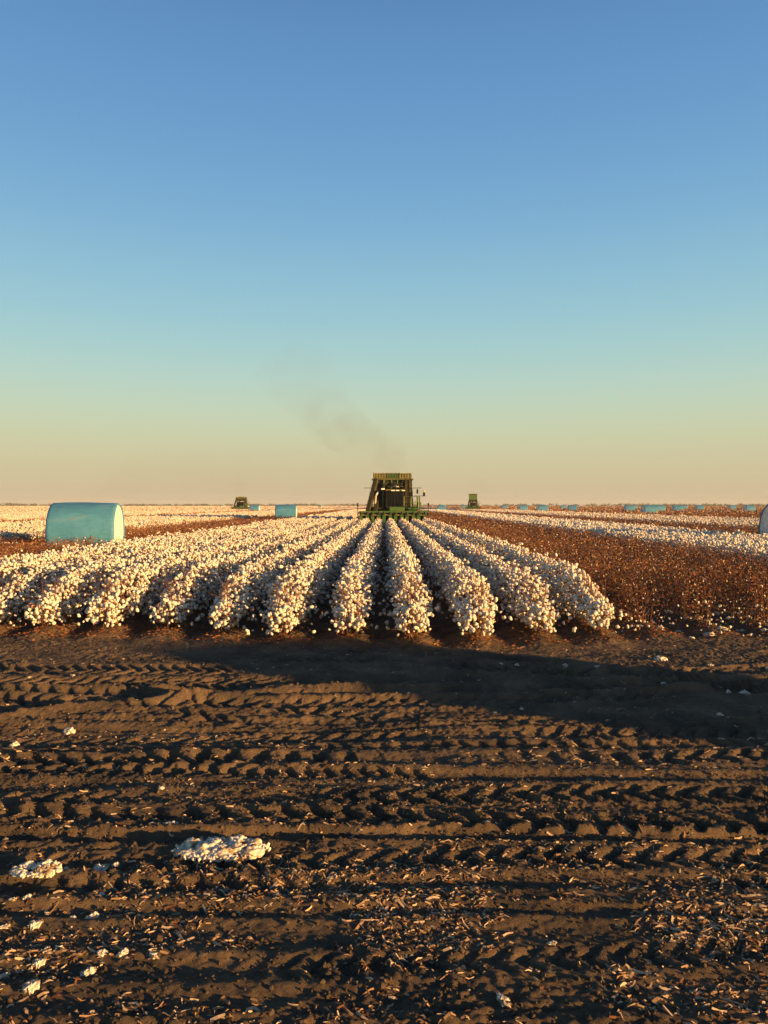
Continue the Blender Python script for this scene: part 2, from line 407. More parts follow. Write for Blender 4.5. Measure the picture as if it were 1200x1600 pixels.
for i, xr in enumerate(reversed(ROWS_W)):
    src = vari[pat[i]]
    if pat[i] in used:
        r = src.copy(); C.objects.link(r)
        for ch in list(src.children):
            c = ch.copy(); C.objects.link(c); c.parent = r
    else:
        r = src; used.add(pat[i])
    mir = -1 if i in (5, 7, 9, 11) else 1
    r.location = (xr, 0.12*math.sin(i*2.1) + 0.95*min(1, abs((xr-0.3)/4.2)**1.5), 0.04); r.scale = (mir*(1+0.05*math.sin(i*1.7)), 1, 1+0.04*math.cos(i*2.3))
    if i == 0: lb = 'rightmost row of open white cotton bolls bordering the brown picked stalks'
    elif i == len(ROWS_W)-1: lb = 'leftmost row of open white cotton bolls in front of the large teal bale'
    else: lb = '%s row of open white cotton bolls counted from the right of the unpicked block' % ordn[i]
    tag(r, lb, 'cotton row', 'rows of open white cotton in the near block')

M_canopy_white = mat('distant_cotton_canopy', (0.72, 0.62, 0.52), 1.0, noise=(3.0, 6, (0.22, 0.12, 0.07), 0.50, 0.72), bump=(4, 1.0, 0.2))
M_canopy_brown = mat('distant_stalk_canopy', (0.13, 0.065, 0.036), 1.0, noise=(3.0, 6, (0.26, 0.14, 0.08), 0.40, 0.65), bump=(4, 1.0, 0.2))

def canopy(s, x0, x1, y0, y1, hgt_, m, amp=0.14, ycap=1400):
    """row-ridged canopy skin for the far parts of a strip"""
    xs = np.arange(x0, x1+0.01, 0.5) if x1-x0 < 60 else np.linspace(x0, x1, 160)
    ys = axis([(y0, min(120, y1), 0.5, 1.5)] + ([(120, y1, 2, 60)] if y1 > 120 else []))
    XX, YY = np.meshgrid(xs, ys)
    ZZ = hgt_ + amp*(rng.random(XX.shape)-0.5) + 0.1*(fbm(XX*0.3, YY*0.2, 2, 3)-0.5)
    ZZ += 0.10*np.cos(2*np.pi*(XX-ROW0))*(x1-x0 < 60)
    ZZ[0] = 0.05; ZZ[:, 0] = 0.05; ZZ[:, -1] = 0.05
    k = np.arange(XX.size).reshape(XX.shape)
    F = np.stack([k[:-1, :-1], k[:-1, 1:], k[1:, 1:], k[1:, :-1]], -1).reshape(-1, 4)
    s.add(np.stack([XX.ravel(), YY.ravel(), ZZ.ravel()], 1), F, m)

def white_strip(rows, y0, y1, name, label, near=False, seed0=20, skin_from=60, skin_to=1400):
    s = Soup()
    for i, xr in enumerate(rows):
        segs = []
        a = y0
        for lim, dens, var, sz in ((24, 200, BOLL_LO, (0.07, 0.10)), (45, 150, OCT, (0.09, 0.13)), (80, 70, OCT, (0.14, 0.20)), (130, 38, OCT, (0.2, 0.30)), (230, 14, OCT, (0.3, 0.42))):
            b = min(lim, y1)
            if b > a:
                P = row_points(int((b-a)*dens), a, b, seed0+i, end=(a == y0)); P[:, 0] += xr
                s.scatter(var, P, rng.uniform(sz[0], sz[1], len(P)), 0)
                Q = row_points(int((b-a)*dens*0.4), a, b, seed0+i, end=(a == y0), wid=0.34, hi=0.88, power=0.7); Q[:, 0] += xr
                s.scatter(LEAF, Q, rng.uniform(sz[0]*0.6, sz[1]*0.8, len(Q)), 2)
                a = b
    if skin_from < y1: canopy(s, min(rows)-0.35, max(rows)+0.35, skin_from, skin_to, 0.66, 3)
    o = s.build(name, [M_far_boll if not near else M_boll, M_twig, M_leaf, M_canopy_white])
    tag(o, label, 'cotton', kind='stuff'); return o

def brown_rows(rows, y0, y1, name, label, skin_from=50, skin_to=1400, white_bits=0.025, hi=0.76, wide=None):
    s = Soup()
    for i, xr in enumerate(rows):
        a = y0 + float(rng.uniform(-0.35, 0.35))
        for lim, sp, nb, nburr, tk, bs in ((24, 0.08, 9, 62, 1.0, (0.028, 0.06)), (45, 0.12, 7, 36, 1.5, (0.045, 0.085)), (90, 0.25, 5, 16, 2.4, (0.08, 0.14)), (230, 0.8, 3, 10, 4.0, (0.16, 0.30))):
            b = min(lim, y1)
            if b <= a: continue
            yy = np.arange(a, b, sp); n = len(yy); yy = yy + rng.normal(0, sp*0.4, n)
            hh = hi*(0.78+0.4*rng.random(n))*(0.88+0.3*fbm(yy*1.1, yy*0+i*7.7, 2, 11))
            A = np.stack([xr+rng.normal(0, 0.06, n), yy, np.full(n, 0.02)], 1)
            T = A + np.stack([rng.normal(0, 0.09, n), rng.normal(0, 0.06, n), hh], 1)
            s.sticks(A, T, 0.006*tk, 0.003*tk, 0)
            for k in range(nb):
                f = rng.uniform(0.2, 0.95, n)[:, None]; P0 = A+(T-A)*f
                an = rng.uniform(0, 2*np.pi, n); L = rng.uniform(0.12, 0.42, n)
                P1 = P0 + np.stack([np.cos(an)*L, np.sin(an)*L, rng.uniform(0.03, 0.26, n)], 1)
                s.sticks(P0, P1, 0.003*tk, 0.0018*tk, 0)
            m = n*nburr
            f = np.tile(rng.uniform(0, 1, n), nburr)
            base = np.repeat(A[None], nburr, 0).reshape(-1, 3); hm = np.tile(hh, nburr)
            zz = hm*rng.random(m)**0.75*1.08
            P = base + np.stack([rng.normal(0, 0.20, m), rng.normal(0, 0.1, m), zz], 1)
            mi = np.where(rng.random(m) < white_bits, 4, np.where(rng.random(m) < 0.10, 3, np.where(rng.random(m) < 0.5, 2, 1)))
            s.scatter(LEAF, P, rng.uniform(bs[0], bs[1], m), mi)
            a = b
    x0, x1 = (min(rows)-0.4, max(rows)+0.4) if wide is None else wide
    if skin_from < skin_to: canopy(s, x0, x1, skin_from, skin_to, 0.66, 5, 0.12)
    o = s.build(name, [M_twig, M_leaf, M_burr, M_pale, M_boll, M_canopy_brown])
    tag(o, label, 'cotton stalks', kind='stuff'); return o

# far continuation of the near block (left seven rows run on past the harvester)
white_strip([ROW0+k for k in range(-8, -1)], FARY, 230, 'distant_cotton', 'white cotton rows running on to the horizon left of the harvester', skin_from=FARY+6)
# picked strips
brown_rows([ROW0+k for k in range(5, 11)], 12.9, 230, 'picked_cotton_stalks', 'brown picked cotton stalks right of the white rows', white_bits=0.04)
brown_rows([ROW0+k for k in range(-14, -8)], 13.2, 230, 'picked_cotton_stalks', 'brown picked cotton stalks in the strip around the large teal bale')
brown_rows([ROW0+k for k in range(-1, 5)], 79, 230, 'picked_cotton_stalks', 'brown picked cotton stalks behind the near harvester', skin_from=80)
# white strip right
white_strip([ROW0+k for k in range(11, 17)], 13, 230, 'cotton_strip', 'unpicked white cotton strip beyond the brown stalks on the right', near=True, skin_from=50)
brown_rows([ROW0+k for k in range(17, 23)], 24, 230, 'picked_cotton_stalks', 'brown picked stalks between the two white strips on the right', skin_from=50)
white_strip([ROW0+k for k in range(23, 35, 1)], 34, 230, 'cotton_strip', 'second narrower looking white cotton strip further right', skin_from=60)
brown_rows([ROW0+k for k in range(35, 60, 1)], 55, 130, 'picked_cotton_stalks', 'far brown picked field scattered with teal bales on the right', skin_from=56, wide=(ROW0+34.6, ROW0+600))
# left fields
white_strip([ROW0+k for k in range(-26, -14)], 22, 230, 'cotton_strip', 'white cotton behind the large teal bale on the left', skin_from=45)
brown_rows([ROW0+k for k in range(-32, -26)], 40, 230, 'picked_cotton_stalks', 'thin brown picked strip crossing the far white cotton on the left', skin_from=55)
white_strip([ROW0+k for k in range(-62, -32)], 50, 170, 'cotton_field', 'far white cotton field reaching the horizon on the left', skin_from=56)
s = Soup()
n = 90000; yy = 130*np.exp(rng.random(n)*math.log(1500/130)); xx = ROW0 - 33 - rng.random(n)**1.3*(yy*0.62+40)
s.scatter(OCT, np.stack([xx, yy, rng.uniform(0.45, 0.85, n)], 1), 0.22+yy[:, None]*np.array([[0.0016, 0.0012, 0.0003]]), np.where(rng.random(n) < 0.8, 1, 2))
canopy(s, ROW0-700, ROW0-62.4, 60, 1400, 0.60, 0); o = s.build('cotton_field', [M_canopy_white, M_far_boll, M_burr]); tag(o, 'farthest white cotton at the left horizon', 'cotton', kind='stuff')

s = Soup()
n = 50000; yy = 110*np.exp(rng.random(n)*math.log(1500/110)); xx = ROW0 + 36 + rng.random(n)**1.2*(yy*0.62+60)
s.scatter(OCT, np.stack([xx, yy, rng.uniform(0.35, 0.75, n)], 1), 0.20+yy[:, None]*np.array([[0.0018, 0.0012, 0.0003]]), rng.choice([0, 0, 1, 2], n))
o = s.build('picked_cotton_stalks', [M_burr, M_leaf, M_pale]); tag(o, 'farthest brown picked stalks running to the right horizon', 'cotton stalks', kind='stuff')

# leaf litter round the row ends
s = Soup()
n = 9000
P = np.stack([rng.uniform(-9.6, 6.5, n), np.zeros(n), np.zeros(n)], 1); P[:, 1] = END_Y - 0.12 + 0.95*np.minimum(1, np.abs((P[:, 0]-0.3)/4.2)**1.5) + rng.exponential(0.8, n) - 0.12*rng.exponential(1.0, n)
P = P[P[:, 1] < 17]; n = len(P)
fr = (P[:, 0]-ROW0) - np.round(P[:, 0]-ROW0)
keep = rng.random(n) < (0.35+0.65*np.exp(-(fr/0.3)**2)); P = P[keep]; n = len(P)
P[:, 2] = height(P[:, 0], P[:, 1]) + rng.uniform(0.004, 0.03, n)
s.scatter(LEAF, P, rng.uniform(0.025, 0.07, n), rng.integers(0, 3, n), rot=z_rot(rng.uniform(0, 6.28, n), rng.normal(0, 0.5, n)))
M_litter = mat('orange_dry_leaf', (0.27, 0.10, 0.038), 0.85, noise=(6, 2, (0.16, 0.06, 0.03)))
o = s.build('leaf_litter', [M_litter, M_leaf, M_burr]); tag(o, 'dry reddish leaf litter on the soil under the row ends', 'leaf litter', kind='stuff')

# stalk trash on the headland
s = Soup()
n = 33000
yy = np.concatenate([rng.normal(3.75, 0.48, 22000), rng.uniform(2.5, 7.2, 9000), rng.uniform(6, 11.5, n-31000)])
xx = rng.uniform(-6.2, 6.2, n)
dens = fbm(xx*1.4, yy*2.4, 3, 44)
keep = rng.random(n) < sstep(0.28, 0.60, dens)*(0.55+0.45*sstep(-3, 0.5, xx))
xx = xx[keep]; yy = yy[keep]; n = len(xx)
a = rng.normal(0, 0.6, n) + np.pi*(rng.random(n) < 0.5); L = rng.gamma(1.6, 0.012, n)+0.008; L = np.minimum(L, 0.15)
rr = rng.uniform(0.0018, 0.0065, n)*np.clip(0.5+L/0.05, 0.6, 1.3)
A = np.stack([xx, yy, height(xx, yy)+rng.uniform(-0.003, 0.004, n)], 1)
mx = xx+np.cos(a)*L*0.5; my = yy+np.sin(a)*L*0.5; Mi = np.stack([mx, my, height(mx, my)+rng.uniform(0, 0.010, n)], 1)
a2 = a + rng.normal(0, 0.35, n); bx2 = mx+np.cos(a2)*L*0.5; by2 = my+np.sin(a2)*L*0.5
B = np.stack([bx2, by2, height(bx2, by2)+rng.uniform(-0.002, 0.014, n)], 1)
mi = rng.choice([0, 0, 1, 2, 2, 3], n)
s.sticks(A, Mi, rr, rr, mi.repeat(3)); s.sticks(Mi, B, rr, rr*0.6, mi.repeat(3))
m = 16000
xx = rng.uniform(-6.2, 6.2, m); yy = np.concatenate([rng.normal(3.8, 0.5, 11000), rng.uniform(2.5, 11.5, 5000)])
keep = rng.random(m) < sstep(0.3, 0.6, fbm(xx*1.4, yy*2.4, 3, 44)); xx = xx[keep]; yy = yy[keep]; m = len(xx)
s.scatter(LEAF, np.stack([xx, yy, height(xx, yy)+0.004], 1), rng.uniform(0.008, 0.030, m), rng.integers(0, 4, m), rot=z_rot(rng.uniform(0, 6.28, m), rng.normal(0, 0.6, m)))
o = s.build('stalk_trash', [M_stick, M_pale, M_husk, M_twig]); tag(o, 'broken cotton stalk bits and husks strewn over the dark soil', 'stalk debris', kind='stuff')

# soil clods
s = Soup()
n = 34000
xx = rng.uniform(-6.2, 6.2, n); yy = np.concatenate([rng.uniform(2.4, 6.0, 24000), rng.uniform(6, 11.8, 10000)])
sz = 0.006+rng.gamma(1.3, 0.0042, n); sz = np.minimum(sz, 0.045)
s.scatter([ico(1, 200+k, False, 0.6) for k in range(8)], np.stack([xx, yy, height(xx, yy)+sz*0.15], 1), np.stack([sz*1.3, sz, sz*0.75], 1))
o = s.build('soil_clods', [M_soil]); tag(o, 'small dark clods loose on the tracked soil', 'soil clods', kind='stuff')

M_weed = mat('weed_leaf', (0.05, 0.085, 0.02), 0.7, noise=(6, 2, (0.09, 0.11, 0.03)))
s = Soup()
for (wx, wy, n_) in ((5.55, 13.0, 60), (6.4, 13.6, 40)):
    P = np.stack([wx+rng.normal(0, .2, n_), wy+rng.normal(0, .12, n_), rng.random(n_)**1.5*0.32], 1); P[:, 2] += height(P[:, 0], P[:, 1])
    s.scatter(LEAF, P, rng.uniform(.03, .08, n_), 0)
o = s.build('green_weeds', [M_weed]); tag(o, 'low green weeds at the foot of the brown stalks on the right', 'weeds', kind='stuff')

s = Soup(); n_ = 120
P = np.stack([rng.uniform(3.9, 7.6, n_), 12.25 + rng.exponential(0.55, n_), rng.random(n_)**1.6*0.55+0.02], 1); P[:, 2] += height(P[:, 0], P[:, 1])
s.scatter(BOLL_HI, P, rng.uniform(.02, .06, n_), 0)
o = s.build('lint_scraps', [M_boll]); tag(o, 'small lint scraps left hanging low on the front of the brown stalks', 'cotton scraps', kind='stuff')

# ---------------------------------------------------------------- lint tufts on the ground
def px(x, y):
    """photo pixel on flat ground -> world"""
    d = CAMH*1200/(y-790); return ((x-602)/1200*d, d)
def tuft_mesh(w, d, h, seed, nb, sub=4):
    """ragged flattened wad of lint: a few overlapping lumps, each strongly creased, with loose locks round the rim"""
    s = Soup(); r = np.random.default_rng(seed)
    bm = bmesh.new(); bmesh.ops.create_icosphere(bm, subdivisions=sub, radius=1.0)
    U = np.array([v.co[:] for v in bm.verts]); F = np.array([[v.index for v in f.verts] for f in bm.faces]); bm.free()
    for k in range(nb):
        cx, cy = r.uniform(-0.36, 0.36)*w*(nb > 1), r.uniform(-0.3, 0.3)*d*(nb > 1)
        lw, ld, lh = w*r.uniform(0.09, 0.20), d*r.uniform(0.13, 0.27), h*r.uniform(0.4, 1.2)
        if nb == 1: lw, ld, lh = w*0.5, d*0.5, h
        o1, o2 = r.uniform(0, 50, 2)
        f1 = fbm(U[:, 0]*1.6+o1, U[:, 1]*1.6+U[:, 2]*1.3+o2, 2)-0.5
        f2 = fbm(U[:, 0]*4.5+o2, U[:, 1]*4.5+U[:, 2]*4.0+o1, 3)-0.5
        f3 = fbm(U[:, 0]*11+o1, U[:, 1]*11+U[:, 2]*9+o2, 2)-0.5
        q = 1 + (1.5 if nb == 1 else 0.9)*f1 + (1.5 if nb == 1 else 0.75)*(0.25-np.abs(f2)*2) + (0.7 if nb == 1 else 0.30)*f3
        V = U*q[:, None]*np.array([lw, ld, lh]) + np.array([cx, cy, 0])
        V[:, 2] = np.maximum(V[:, 2], -0.012)
        s.add(V, F, 0)
    n = int(9*nb)
    if n:
        a = r.uniform(0, 6.28, n); q = r.uniform(0.7, 1.08, n)
        P = np.stack([np.cos(a)*w*0.5*q, np.sin(a)*d*0.5*q, r.uniform(0, 0.2, n)*h], 1)
        sz = r.uniform(0.04, 0.12, n)*min(w, 0.3)
        s.scatter([ico(2, seed*7+k, True, 0.5) for k in range(6)], P, np.stack([sz*1.4, sz*0.9, sz*0.6], 1))
    return s
big = tuft_mesh(0.54, 0.27, 0.045, 3, 30)
x_, y_ = px(345, 1338)
o = big.build('cotton_clump', [M_dirty], True); o.location = (x_, y_, hgt(x_, y_)+0.0)
tag(o, 'largest clump of loose white cotton lying on the tyre tracks', 'cotton clump')
tufts = [(268,1298,.12,'white cotton tuft just left behind the largest clump'),
 (155,1362,.14,'oval cotton tuft right of the ragged patch'),(108,1140,.17,'white cotton tuft alone on the far left tyre track'),
 (135,1527,.085,'round cotton boll on the soil near the bottom left'),(787,1575,.08,'cotton boll at the bottom edge right of centre'),
 (865,1483,.05,'small cotton tuft in the stalk debris right of centre'),(1032,1030,.22,'cotton tuft pair on the lit soil near the brown stalks')]
small = [(40,1416,.06),(158,1408,.08),(18,1420,.05),(52,1455,.1),(112,1440,.05),(142,1437,.09),(70,1432,.05),(5,1458,.07),(58,1513,.09),(158,1500,.07),(190,1500,.07),(238,1505,.07),(5,1532,.07),(45,1555,.11),
 (118,1206,.06),(20,1158,.12),(112,1060,.1),(45,1062,.06),(250,1242,.07),(180,1360,.06),(100,1365,.06),(90,1490,.06),(70,1495,.05),
 (782,1040,.07),(808,1040,.08),(884,1040,.09),(935,1040,.11),(1037,1072,.1),(1090,1055,.08),(1138,1079,.09),(1166,1083,.14),(1110,1042,.1),(1200,1045,.1),(773,1113,.06),(815,1113,.06),(1150,1138,.07),(950,1130,.05),(1125,1118,.09),
 (1108,995,.16),(1020,975,.14),(1045,965,.12),(1160,985,.12),(1190,975,.1),(1090,970,.16),(1120,965,.14),(1128,990,.14),(980,965,.1),(1000,985,.1),(1060,985,.08),(1180,960,.1),(1150,962,.12),(1005,962,.1),(1030,990,.1),(1075,975,.12),(1103,978,.13),(1140,972,.12),(1172,970,.1),(1195,990,.12),(960,990,.08),(1080,998,.1),(1133,985,.1),(1012,1000,.07)]
o = tuft_mesh(0.26, 0.14, 0.035, 9, 12).build('cotton_clump', [M_dirty], True); x_, y_ = px(54, 1378); o.location = (x_, y_, hgt(x_, y_))
tag(o, 'ragged flat cotton patch at the left on churned soil', 'cotton clump')
tm = []
for k in range(5):
    t = tuft_mesh(0.1, 0.085, 0.026, 60+k, 1, 4).build('cotton_tuft', [M_dirty], True); tm.append(t)
unused = list(tm)
def place_tuft(k, x, y, w, lab, grp):
    src = tm[k % 5]
    if src in unused: unused.remove(src); t = src
    else: t = src.copy(); C.objects.link(t)
    X_, Y_ = px(x, y); f = w/0.1*(0.62 if x < 300 else 0.75)*(1.25 if y < 1000 else 1)
    t.location = (X_, Y_, hgt(X_, Y_)+0.005); t.scale = (f, f*0.8, f*0.9); t.rotation_euler = (0, 0, k*1.3)
    t.name = 'cotton_tuft'
    tag(t, lab, 'cotton tuft', grp)
for k, (x, y, w, lab) in enumerate(tufts): place_tuft(k, x, y, w, lab, 'loose cotton tufts on the headland')
for k, (x, y, w) in enumerate(small):
    if x < 300: lab = 'small white cotton tuft among many on the left foreground soil'
    elif y < 1000: lab = 'white cotton tuft caught low at the foot of the brown stalks'
    else: lab = 'small white cotton tuft on the right tracked soil near the dark shadow'
    place_tuft(k+3, x, y, w, lab, 'loose cotton tufts on the headland')

# ---------------------------------------------------------------- round bales
def bale_materials():
    m = bpy.data.materials.new('teal_bale_wrap'); m.use_nodes = True
    n = m.node_tree; b = n.nodes['Principled BSDF']; b.inputs['Roughness'].default_value = 0.6; b.inputs['Specular IOR Level'].default_value = 0.3
    t = n.nodes.new('ShaderNodeTexCoord')
    a = n.nodes.new('ShaderNodeTexNoise'); a.inputs['Scale'].default_value = 1.6; a.inputs['Detail'].default_value = 7; a.inputs['Roughness'].default_value = 0.65
    mp = n.nodes.new('ShaderNodeMapping'); mp.inputs['Scale'].default_value = (0.7, 1.6, 1.6); n.links.new(t.outputs['Object'], mp.inputs[0]); n.links.new(mp.outputs[0], a.inputs['Vector'])
    r = n.nodes.new('ShaderNodeValToRGB'); n.links.new(a.outputs['Fac'], r.inputs[0])
    e = r.color_ramp.elements; e[0].position = 0.35; e[0].color = (0.05, 0.19, 0.32, 1); e[1].position = 0.8; e[1].color = (0.17, 0.20, 0.25, 1)
    e2 = r.color_ramp.elements.new(0.6); e2.color = (0.065, 0.225, 0.37, 1)
    n.links.new(r.outputs[0], b.inputs['Base Color'])
    c = n.nodes.new('ShaderNodeTexNoise'); c.inputs['Scale'].default_value = 3.4; c.inputs['Detail'].default_value = 6; c.inputs['Distortion'].default_value = 0.15
    n.links.new(mp.outputs[0], c.inputs['Vector'])
    bp = n.nodes.new('ShaderNodeBump'); bp.inputs['Strength'].default_value = 0.7; bp.inputs['Distance'].default_value = 0.06
    n.links.new(c.outputs['Fac'], bp.inputs['Height']); n.links.new(bp.outputs[0], b.inputs['Normal'])
    return m
M_wrap = bale_materials()
M_face = mat('packed_cotton', (0.80, 0.76, 0.70), 1.0, noise=(2.2, 6, (0.66, 0.58, 0.48)), bump=(7, 0.9, 0.08), spec=0.05)
def bale_mesh(seed, nseg=56):
    """axis along local X, resting on z=0"""
    r = np.random.default_rng(seed); Rr = 1.14; Lh = 1.2
    prof = [(-Lh+0.10, Rr*0.90), (-Lh+0.0, Rr*0.965), (-Lh+0.05, Rr)]
    xs = np.linspace(-Lh+0.14, Lh-0.14, 12); prof += [(x, Rr*(1.0+0.022*(1-(x/Lh)**2))) for x in xs]
    prof += [(Lh-0.05, Rr), (Lh, Rr*0.965), (Lh-0.10, Rr*0.90)]
    V = []
    for i, (x, rad) in enumerate(prof):
        for j in range(nseg):
            a = 2*np.pi*j/nseg
            k = 1 + 0.012*math.sin(3*a+seed) + 0.007*math.sin(7*a+i*0.4+seed)
            y, z = rad*k*math.cos(a), rad*k*math.sin(a)
            if z < -Rr*0.90: z = -Rr*0.90 + (z+Rr*0.90)*0.15
            V.append((x, y, z+Rr*0.915))
    F = []
    for i in range(len(prof)-1):
        for j in range(nseg):
            F.append((i*nseg+j, i*nseg+(j+1) % nseg, (i+1)*nseg+(j+1) % nseg, (i+1)*nseg+j))
    faces = []
    for sgn in (-1, 1):
        FV = []; FF = []
        rings = [0.0, 0.2, 0.4, 0.6, 0.75, 0.88, 0.95]
        for q in rings:
            for j in range(nseg):
                a = 2*np.pi*j/nseg; k = 1 + 0.012*math.sin(3*a+seed)
                rad = Rr*q*k; y, z = rad*math.cos(a), rad*math.sin(a)
                if z < -Rr*0.90: z = -Rr*0.90 + (z+Rr*0.90)*0.15
                bulge = Lh - 0.06 + 0.10*(1-q**2) + 0.03*(r.random()-0.5)*(q < 0.9)
                FV.append((sgn*bulge, y, z+Rr*0.915))
        for i in range(len(rings)-1):
            for j in range(nseg):
                f = (i*nseg+j, i*nseg+(j+1) % nseg, (i+1)*nseg+(j+1) % nseg, (i+1)*nseg+j)
                FF.append(f if sgn > 0 else f[::-1])
        faces.append((FV, FF))
    return V, F, faces
def make_bale(seed):
    root = bpy.data.objects.new('cotton_bale', None); C.objects.link(root)
    V, F, faces = bale_mesh(seed)
    npmesh('wrap', V, [np.array(F)], [M_wrap], smooth=True, parent=root)
    for FV, FF in faces: npmesh('cotton_face', FV, [np.array(FF)], [M_face], smooth=True, parent=root)
    return root
protos = [make_bale(1), make_bale(4)]
fresh = list(protos)
def place_bale(k, x, y, rz, label, group='teal wrapped round cotton bales', sc_=1.0):
    src = protos[k % 2]
    if src in fresh: fresh.remove(src); b = src
    else:
        b = src.copy(); C.objects.link(b)
        for ch in list(src.children):
            c = ch.copy(); C.objects.link(c); c.parent = b
    b.location = (x, y, 0.02); b.rotation_euler = (0, 0, R(rz)); b.scale = (sc_,)*3
    tag(b, label, 'bale', group); return b
def bp(xc, scale): d = 1200/scale; return ((xc-602)/1200*d, d)
x_, y_ = bp(120, 42.5); place_bale(0, x_, y_+0.9, 9, 'large teal wrapped round cotton bale with a bright lit end, nearest on the left')
place_bale(1, 18.0, 33.5, 0, 'round cotton bale cut off by the right edge, its grey shaded end facing left')
x_, y_ = bp(447, 13.6); place_bale(0, x_, y_, 4, 'teal bale standing between the left distant harvester and the near harvester')
x_, y_ = bp(398, 6.0); place_bale(1, x_, y_, 2, 'small teal bale just right of the left distant harvester')
far = [(690,5.2,'small teal bale between the near harvester and the right distant harvester'),(724,2.9,'faint tiny bale just left of the right distant harvester'),
 (788,3.3,'faint small bale first to the right of the right distant harvester'),(816.5,5.4,'second teal bale right of the right distant harvester'),
 (847,6.5,'third teal bale right of the right distant harvester, widest of its trio'),(879.5,3.2,'tiny teal bale between two larger bales on the right horizon'),
 (894,5.4,'teal bale just right of the tiny one on the right horizon'),(982.5,5.6,'teal bale left of the closely set bale pair, with a smaller one touching it'),
 (990.5,3.4,'smaller bale showing behind the right end of a nearer teal bale'),(1013.5,7.9,'widest far teal bale, left one of the closely set pair'),
 (1030,6.0,'right one of the closely set pair of far teal bales'),(1057.5,5.4,'far teal bale right of the close pair'),
 (1068,3.7,'small bale showing behind the far bale right of the close pair'),(1092.5,4.6,'lone far teal bale fourth from the right edge'),
 (1143.5,3.8,'lone small far teal bale left of the last one before the edge bale'),(1170,5.8,'far teal bale next to the cut off bale at the right edge'),(500,2.2,'faint bale on the horizon left of the near harvester')]
for k, (xc, scl, lab) in enumerate(far):
    x_, y_ = bp(xc, scl); place_bale(k, x_, y_, random.uniform(-6, 6), lab)
# bale added outside the frame, right: casts the headland shadow of a likely vehicle
place_bale(1, 14.8, 1.6, 28, 'round bale added outside the frame in place of a likely vehicle, casting the long shadow')

# ---------------------------------------------------------------- cotton harvesters
class MB:
    def __init__(s): s.bm = bmesh.new()
    def box(s, x0, x1, y0, y1, z0, z1, m=0, bev=0.0):
        r = bmesh.ops.create_cube(s.bm, size=1, matrix=Matrix.LocRotScale(((x0+x1)/2, (y0+y1)/2, (z0+z1)/2), None, (x1-x0, y1-y0, z1-z0)))
        fs = {f for v in r['verts'] for f in v.link_faces}
        for f in fs: f.material_index = m
        if bev: bmesh.ops.bevel(s.bm, geom=list({e for v in r['verts'] for e in v.link_edges}), offset=bev, segments=1, affect='EDGES', material=m)
        return s
    def beam(s, a, b, w, d, m=0):
        a = Vector(a); b = Vector(b); q = (b-a).to_track_quat('Z', 'Y')
        r = bmesh.ops.create_cube(s.bm, size=1, matrix=Matrix.LocRotScale((a+b)/2, q, (w, d, (b-a).length)))
        for f in {f for v in r['verts'] for f in v.link_faces}: f.material_index = m
        return s
    def tube(s, a, b, r1, r2=None, m=0, seg=10):
        a = Vector(a); b = Vector(b); q = (b-a).to_track_quat('Z', 'Y')
        r = bmesh.ops.create_cone(s.bm, cap_ends=True, segments=seg, radius1=r1, radius2=r1 if r2 is None else r2, depth=(b-a).length, matrix=Matrix.LocRotScale((a+b)/2, q, None))
        for f in {f for v in r['verts'] for f in v.link_faces}: f.material_index = m
        return s
    def hull(s, pts, m=0):
        vs = [s.bm.verts.new(p) for p in pts]; r = bmesh.ops.convex_hull(s.bm, input=vs)
        for g in r['geom']:
            if isinstance(g, bmesh.types.BMFace): g.material_index = m
        return s
    def build(s, name, mats, parent=None):
        bmesh.ops.recalc_face_normals(s.bm, faces=s.bm.faces)
        me = bpy.data.meshes.new(name); s.bm.to_mesh(me); s.bm.free()
        for m in (mats if isinstance(mats, (list, tuple)) else [mats]): me.materials.append(m)
        o = bpy.data.objects.new(name, me); C.objects.link(o); o.parent = parent; return o

def wheel(x, y, rad, w, parent):
    t = MB(); n = 20
    # tyre: lathe about X with lugs
    prof = [(-w/2, rad*0.62), (-w/2, rad*0.9), (-w*0.42, rad*0.96), (w*0.42, rad*0.96), (w/2, rad*0.9), (w/2, rad*0.62)]
    seg = 32; rings = []
    for px_, pr in prof:
        rings.append([t.bm.verts.new((x+px_, y+pr*math.cos(2*math.pi*j/seg), rad+pr*math.sin(2*math.pi*j/seg))) for j in range(seg)])
    for i in range(len(prof)-1):
        for j in range(seg): t.bm.faces.new((rings[i][j], rings[i][(j+1) % seg], rings[i+1][(j+1) % seg], rings[i+1][j]))
    for j in range(n):
        a = 2*math.pi*j/n; sgn = 1 if j % 2 else -1
        c, s_ = math.cos(a), math.sin(a)
        t.beam((x+sgn*w*0.48, y+rad*0.97*c, rad+rad*0.97*s_), (x, y+rad*0.985*math.cos(a+0.12), rad+rad*0.985*math.sin(a+0.12)), 0.07, 0.07)
    wh = bpy.data.objects.new('wheel', None)
    ty = t.build('tyre', M_tyre, parent); ty.name = 'wheel'
    r = MB(); r.tube((x-w*0.30, y, rad), (x+w*0.30, y, rad), rad*0.63, m=0, seg=24); r.tube((x-w*0.42, y, rad), (x+w*0.42, y, rad), rad*0.2, m=0, seg=12)
    r.build('rim', M_yellow, ty)

def railing(mb, pts, z0, hgts, r=0.022):
    for (a, b) in zip(pts[:-1], pts[1:]):
        for h_ in hgts: mb.tube((a[0], a[1], z0+h_), (b[0], b[1], z0+h_), r, seg=6)
    for p in pts: mb.tube((p[0], p[1], z0), (p[0], p[1], z0+hgts[-1]), r, seg=6)

